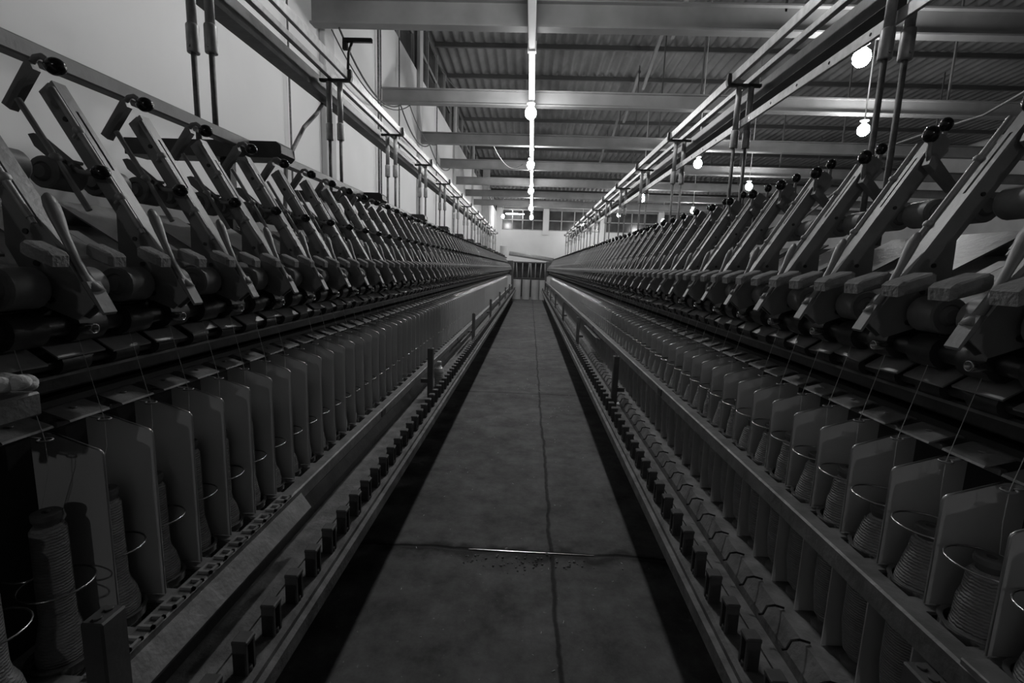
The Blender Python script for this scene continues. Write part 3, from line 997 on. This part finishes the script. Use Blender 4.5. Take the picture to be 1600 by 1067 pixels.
# ------------------------------------------------------------------ small things
t = empty('plastic_bottle', (-.61, 3.31, .442), 'ribbed clear plastic bottle standing on the ledge by an upright', 'bottle')
pr = [(.028, 0), (.033, .006)]
for i in range(7):
    z = .012 + i * .014
    pr += [(.033, z), (.030, z + .006), (.033, z + .012)]
pr += [(.033, .115), (.028, .138), (.014, .158), (.013, .168)]
MB().lathe(pr, n=18).build('body', M['pet'], t)
MB().lathe([(.016, .166), (.016, .184), (.013, .187)], n=14).build('cap', M['can'], t)
def tuft(name, loc, r, label, seed, flat=.7):
    rnd = random.Random(seed)
    q = MB()
    for i in range(9):
        c = (rnd.uniform(-.6, .6) * r, rnd.uniform(-.6, .6) * r, flat * r * (.5 + rnd.uniform(0, .5)))
        k = r * rnd.uniform(.4, .65)
        q.ball(c, k, k * rnd.uniform(.7, 1.1), k * flat, 10, 7)
    return tag(q.build(name, M['cotton'], None, loc), label, 'cotton')
tuft('cotton_tuft', (-.738, .645, 1.0945), .030, 'white cotton tuft lying on the beam bracket of the machine along the wall', 3)
tuft('cotton_tuft', (.605, 3.05, .442), .022, 'small white lint tuft on the ledge of the open-hall machine', 5, .5)
o = MB().box(-.29, .29, -.0018, .0018, 0, .002).build('metal_strip', M['steel'], None, (.058, 2.06, .001))
tag(o, 'thin bright metal strip lying in the broken floor joint', 'strip')
rnd = random.Random(11)
q = MB()
for i in range(90):
    x = rnd.gauss(.05, .16); y = 2.0 + rnd.gauss(0, .035) - .02
    r = rnd.uniform(.002, .007)
    q.ball((x, y, r * .4), r, r * rnd.uniform(.6, 1.4), r * .6, 5, 3)
tag(q.build('rubble', M['ledge']), 'crumbled concrete grit along the broken floor joint', 'rubble', None, 'stuff')
q = MB()
for i in range(160):
    x = rnd.uniform(-.55, .5); y = rnd.uniform(1.1, 9)
    r = rnd.uniform(.001, .003)
    a = rnd.uniform(0, PI); l = rnd.uniform(.003, .012)
    q.tube([(x, y, .001), (x + l * math.cos(a), y + l * math.sin(a), .002)], r * .5, 4)
tag(q.build('lint', M['cotton']), 'pale lint specks scattered over the aisle floor', 'lint', None, 'stuff')
# wall pipes, cables, hose
for i, (y, x0, z0, z1, r, lb) in enumerate(((5.05, .04, 0, 5.2, .010, 'thin dark pipe on the white wall before the first visible pilaster'),
                                     (7.9, .05, 2.2, 5.2, .018, 'paired conduit drop on the white wall after the first pilaster'),
                                     (9.1, .05, 0, 5.2, .012, 'thin pipe on the white wall before the second pilaster'),
                                     (12.6, .05, 0, 5.2, .014, 'thin pipe on the white wall past the second pilaster'))):
    q = MB().tube([(WX + x0, y, z0), (WX + x0, y, z1)], r, 8)
    if i == 1: q.tube([(WX + x0, y + .12, z0), (WX + x0, y + .12, z1)], r * .7, 8)
    tag(q.build('wall_pipe', M['rust']), lb, 'pipe')
def sag(a, b_, d, n=14):
    a, b_ = Vector(a), Vector(b_)
    return [a.lerp(b_, i / n) - Vector((0, 0, d * 4 * (i / n) * (1 - i / n))) for i in range(n + 1)]
q = MB()
q.tube(sag((-2.2, 5.7, 3.83), (-2.2, 8.26, 3.83), .28), .012, 6)
q.tube(sag((-2.2, 8.26, 3.83), (-2.25, 10.8, 3.83), .25), .012, 6)
q.tube(sag((-2.25, 10.8, 3.83), (-2.25, 13.4, 3.83), .22), .012, 6)
tag(q.build('cable', M['rope']), 'black cable sagging from beam to beam by the white wall', 'cable')
q = MB()
q.tube(sag((-2.3, 5.74, 3.83), (-2.05, 8.26, 3.83), .35), .008, 6)
q.tube(sag((-2.05, 8.26, 3.83), (-2.1, 10.8, 3.83), .2), .008, 6)
tag(q.build('cable', M['rope']), 'thinner black cable hanging beside the thick cable on the wall', 'cable')
tag(MB().tube(sag((-2.42, 11.2, 6.2), (-.83, 8.26, 4.09), .45), .008, 6).build('hanging_wire', M['pale_wire']), 'pale wire curving from the wall top down to a roof beam', 'wire')
tag(MB().tube(sag((-1.0, 10.82, 4.1), (-.30, 13.38, 4.0), .35), .008, 6).build('hanging_wire', M['pale_wire']), 'pale wire sagging between two roof beams beside the trunking', 'wire')
tag(MB().tube([(-1.50, 3.55, 2.38), (-1.51, 3.48, 2.30), (-1.52, 3.3, 2.16), (-1.50, 3.1, 1.98), (-1.5, 3.0, 1.84), (-1.50, 2.96, 1.5), (-1.50, 2.96, 1.401)], .013, 8).build('hose', M['rust']),
    'bent hose dropping from the wall-side creel to its machine', 'hose')
tag(MB().tube([(2.5, 2.60, 2.38), (2.48, 2.72, 2.27), (2.45, 2.9, 2.21), (2.35, 3.1, 2.18), (2.2, 3.25, 2.12), (2.0, 3.3, 1.9), (1.47, 3.3, 1.401)], .007, 8).build('hose', M['pale_wire']),
    'pale bent hose rising behind the open-hall machine', 'hose')
t = empty('cable_bracket', (-1.225, 3.31, 2.52), 'black bracket carrying cables above the wall-side creel', 'bracket')
MB().tube([(0, 0, 0), (.005, 0, .10), (.03, 0, .17)], .009, 8).build('stay', M['iron'], t)
MB().box(-.03, .16, -.012, .012, .165, .19, .002).box(-.03, .0, -.012, .012, .12, .165).build('arm', M['black'], t)
print('objects', len(bpy.data.objects))
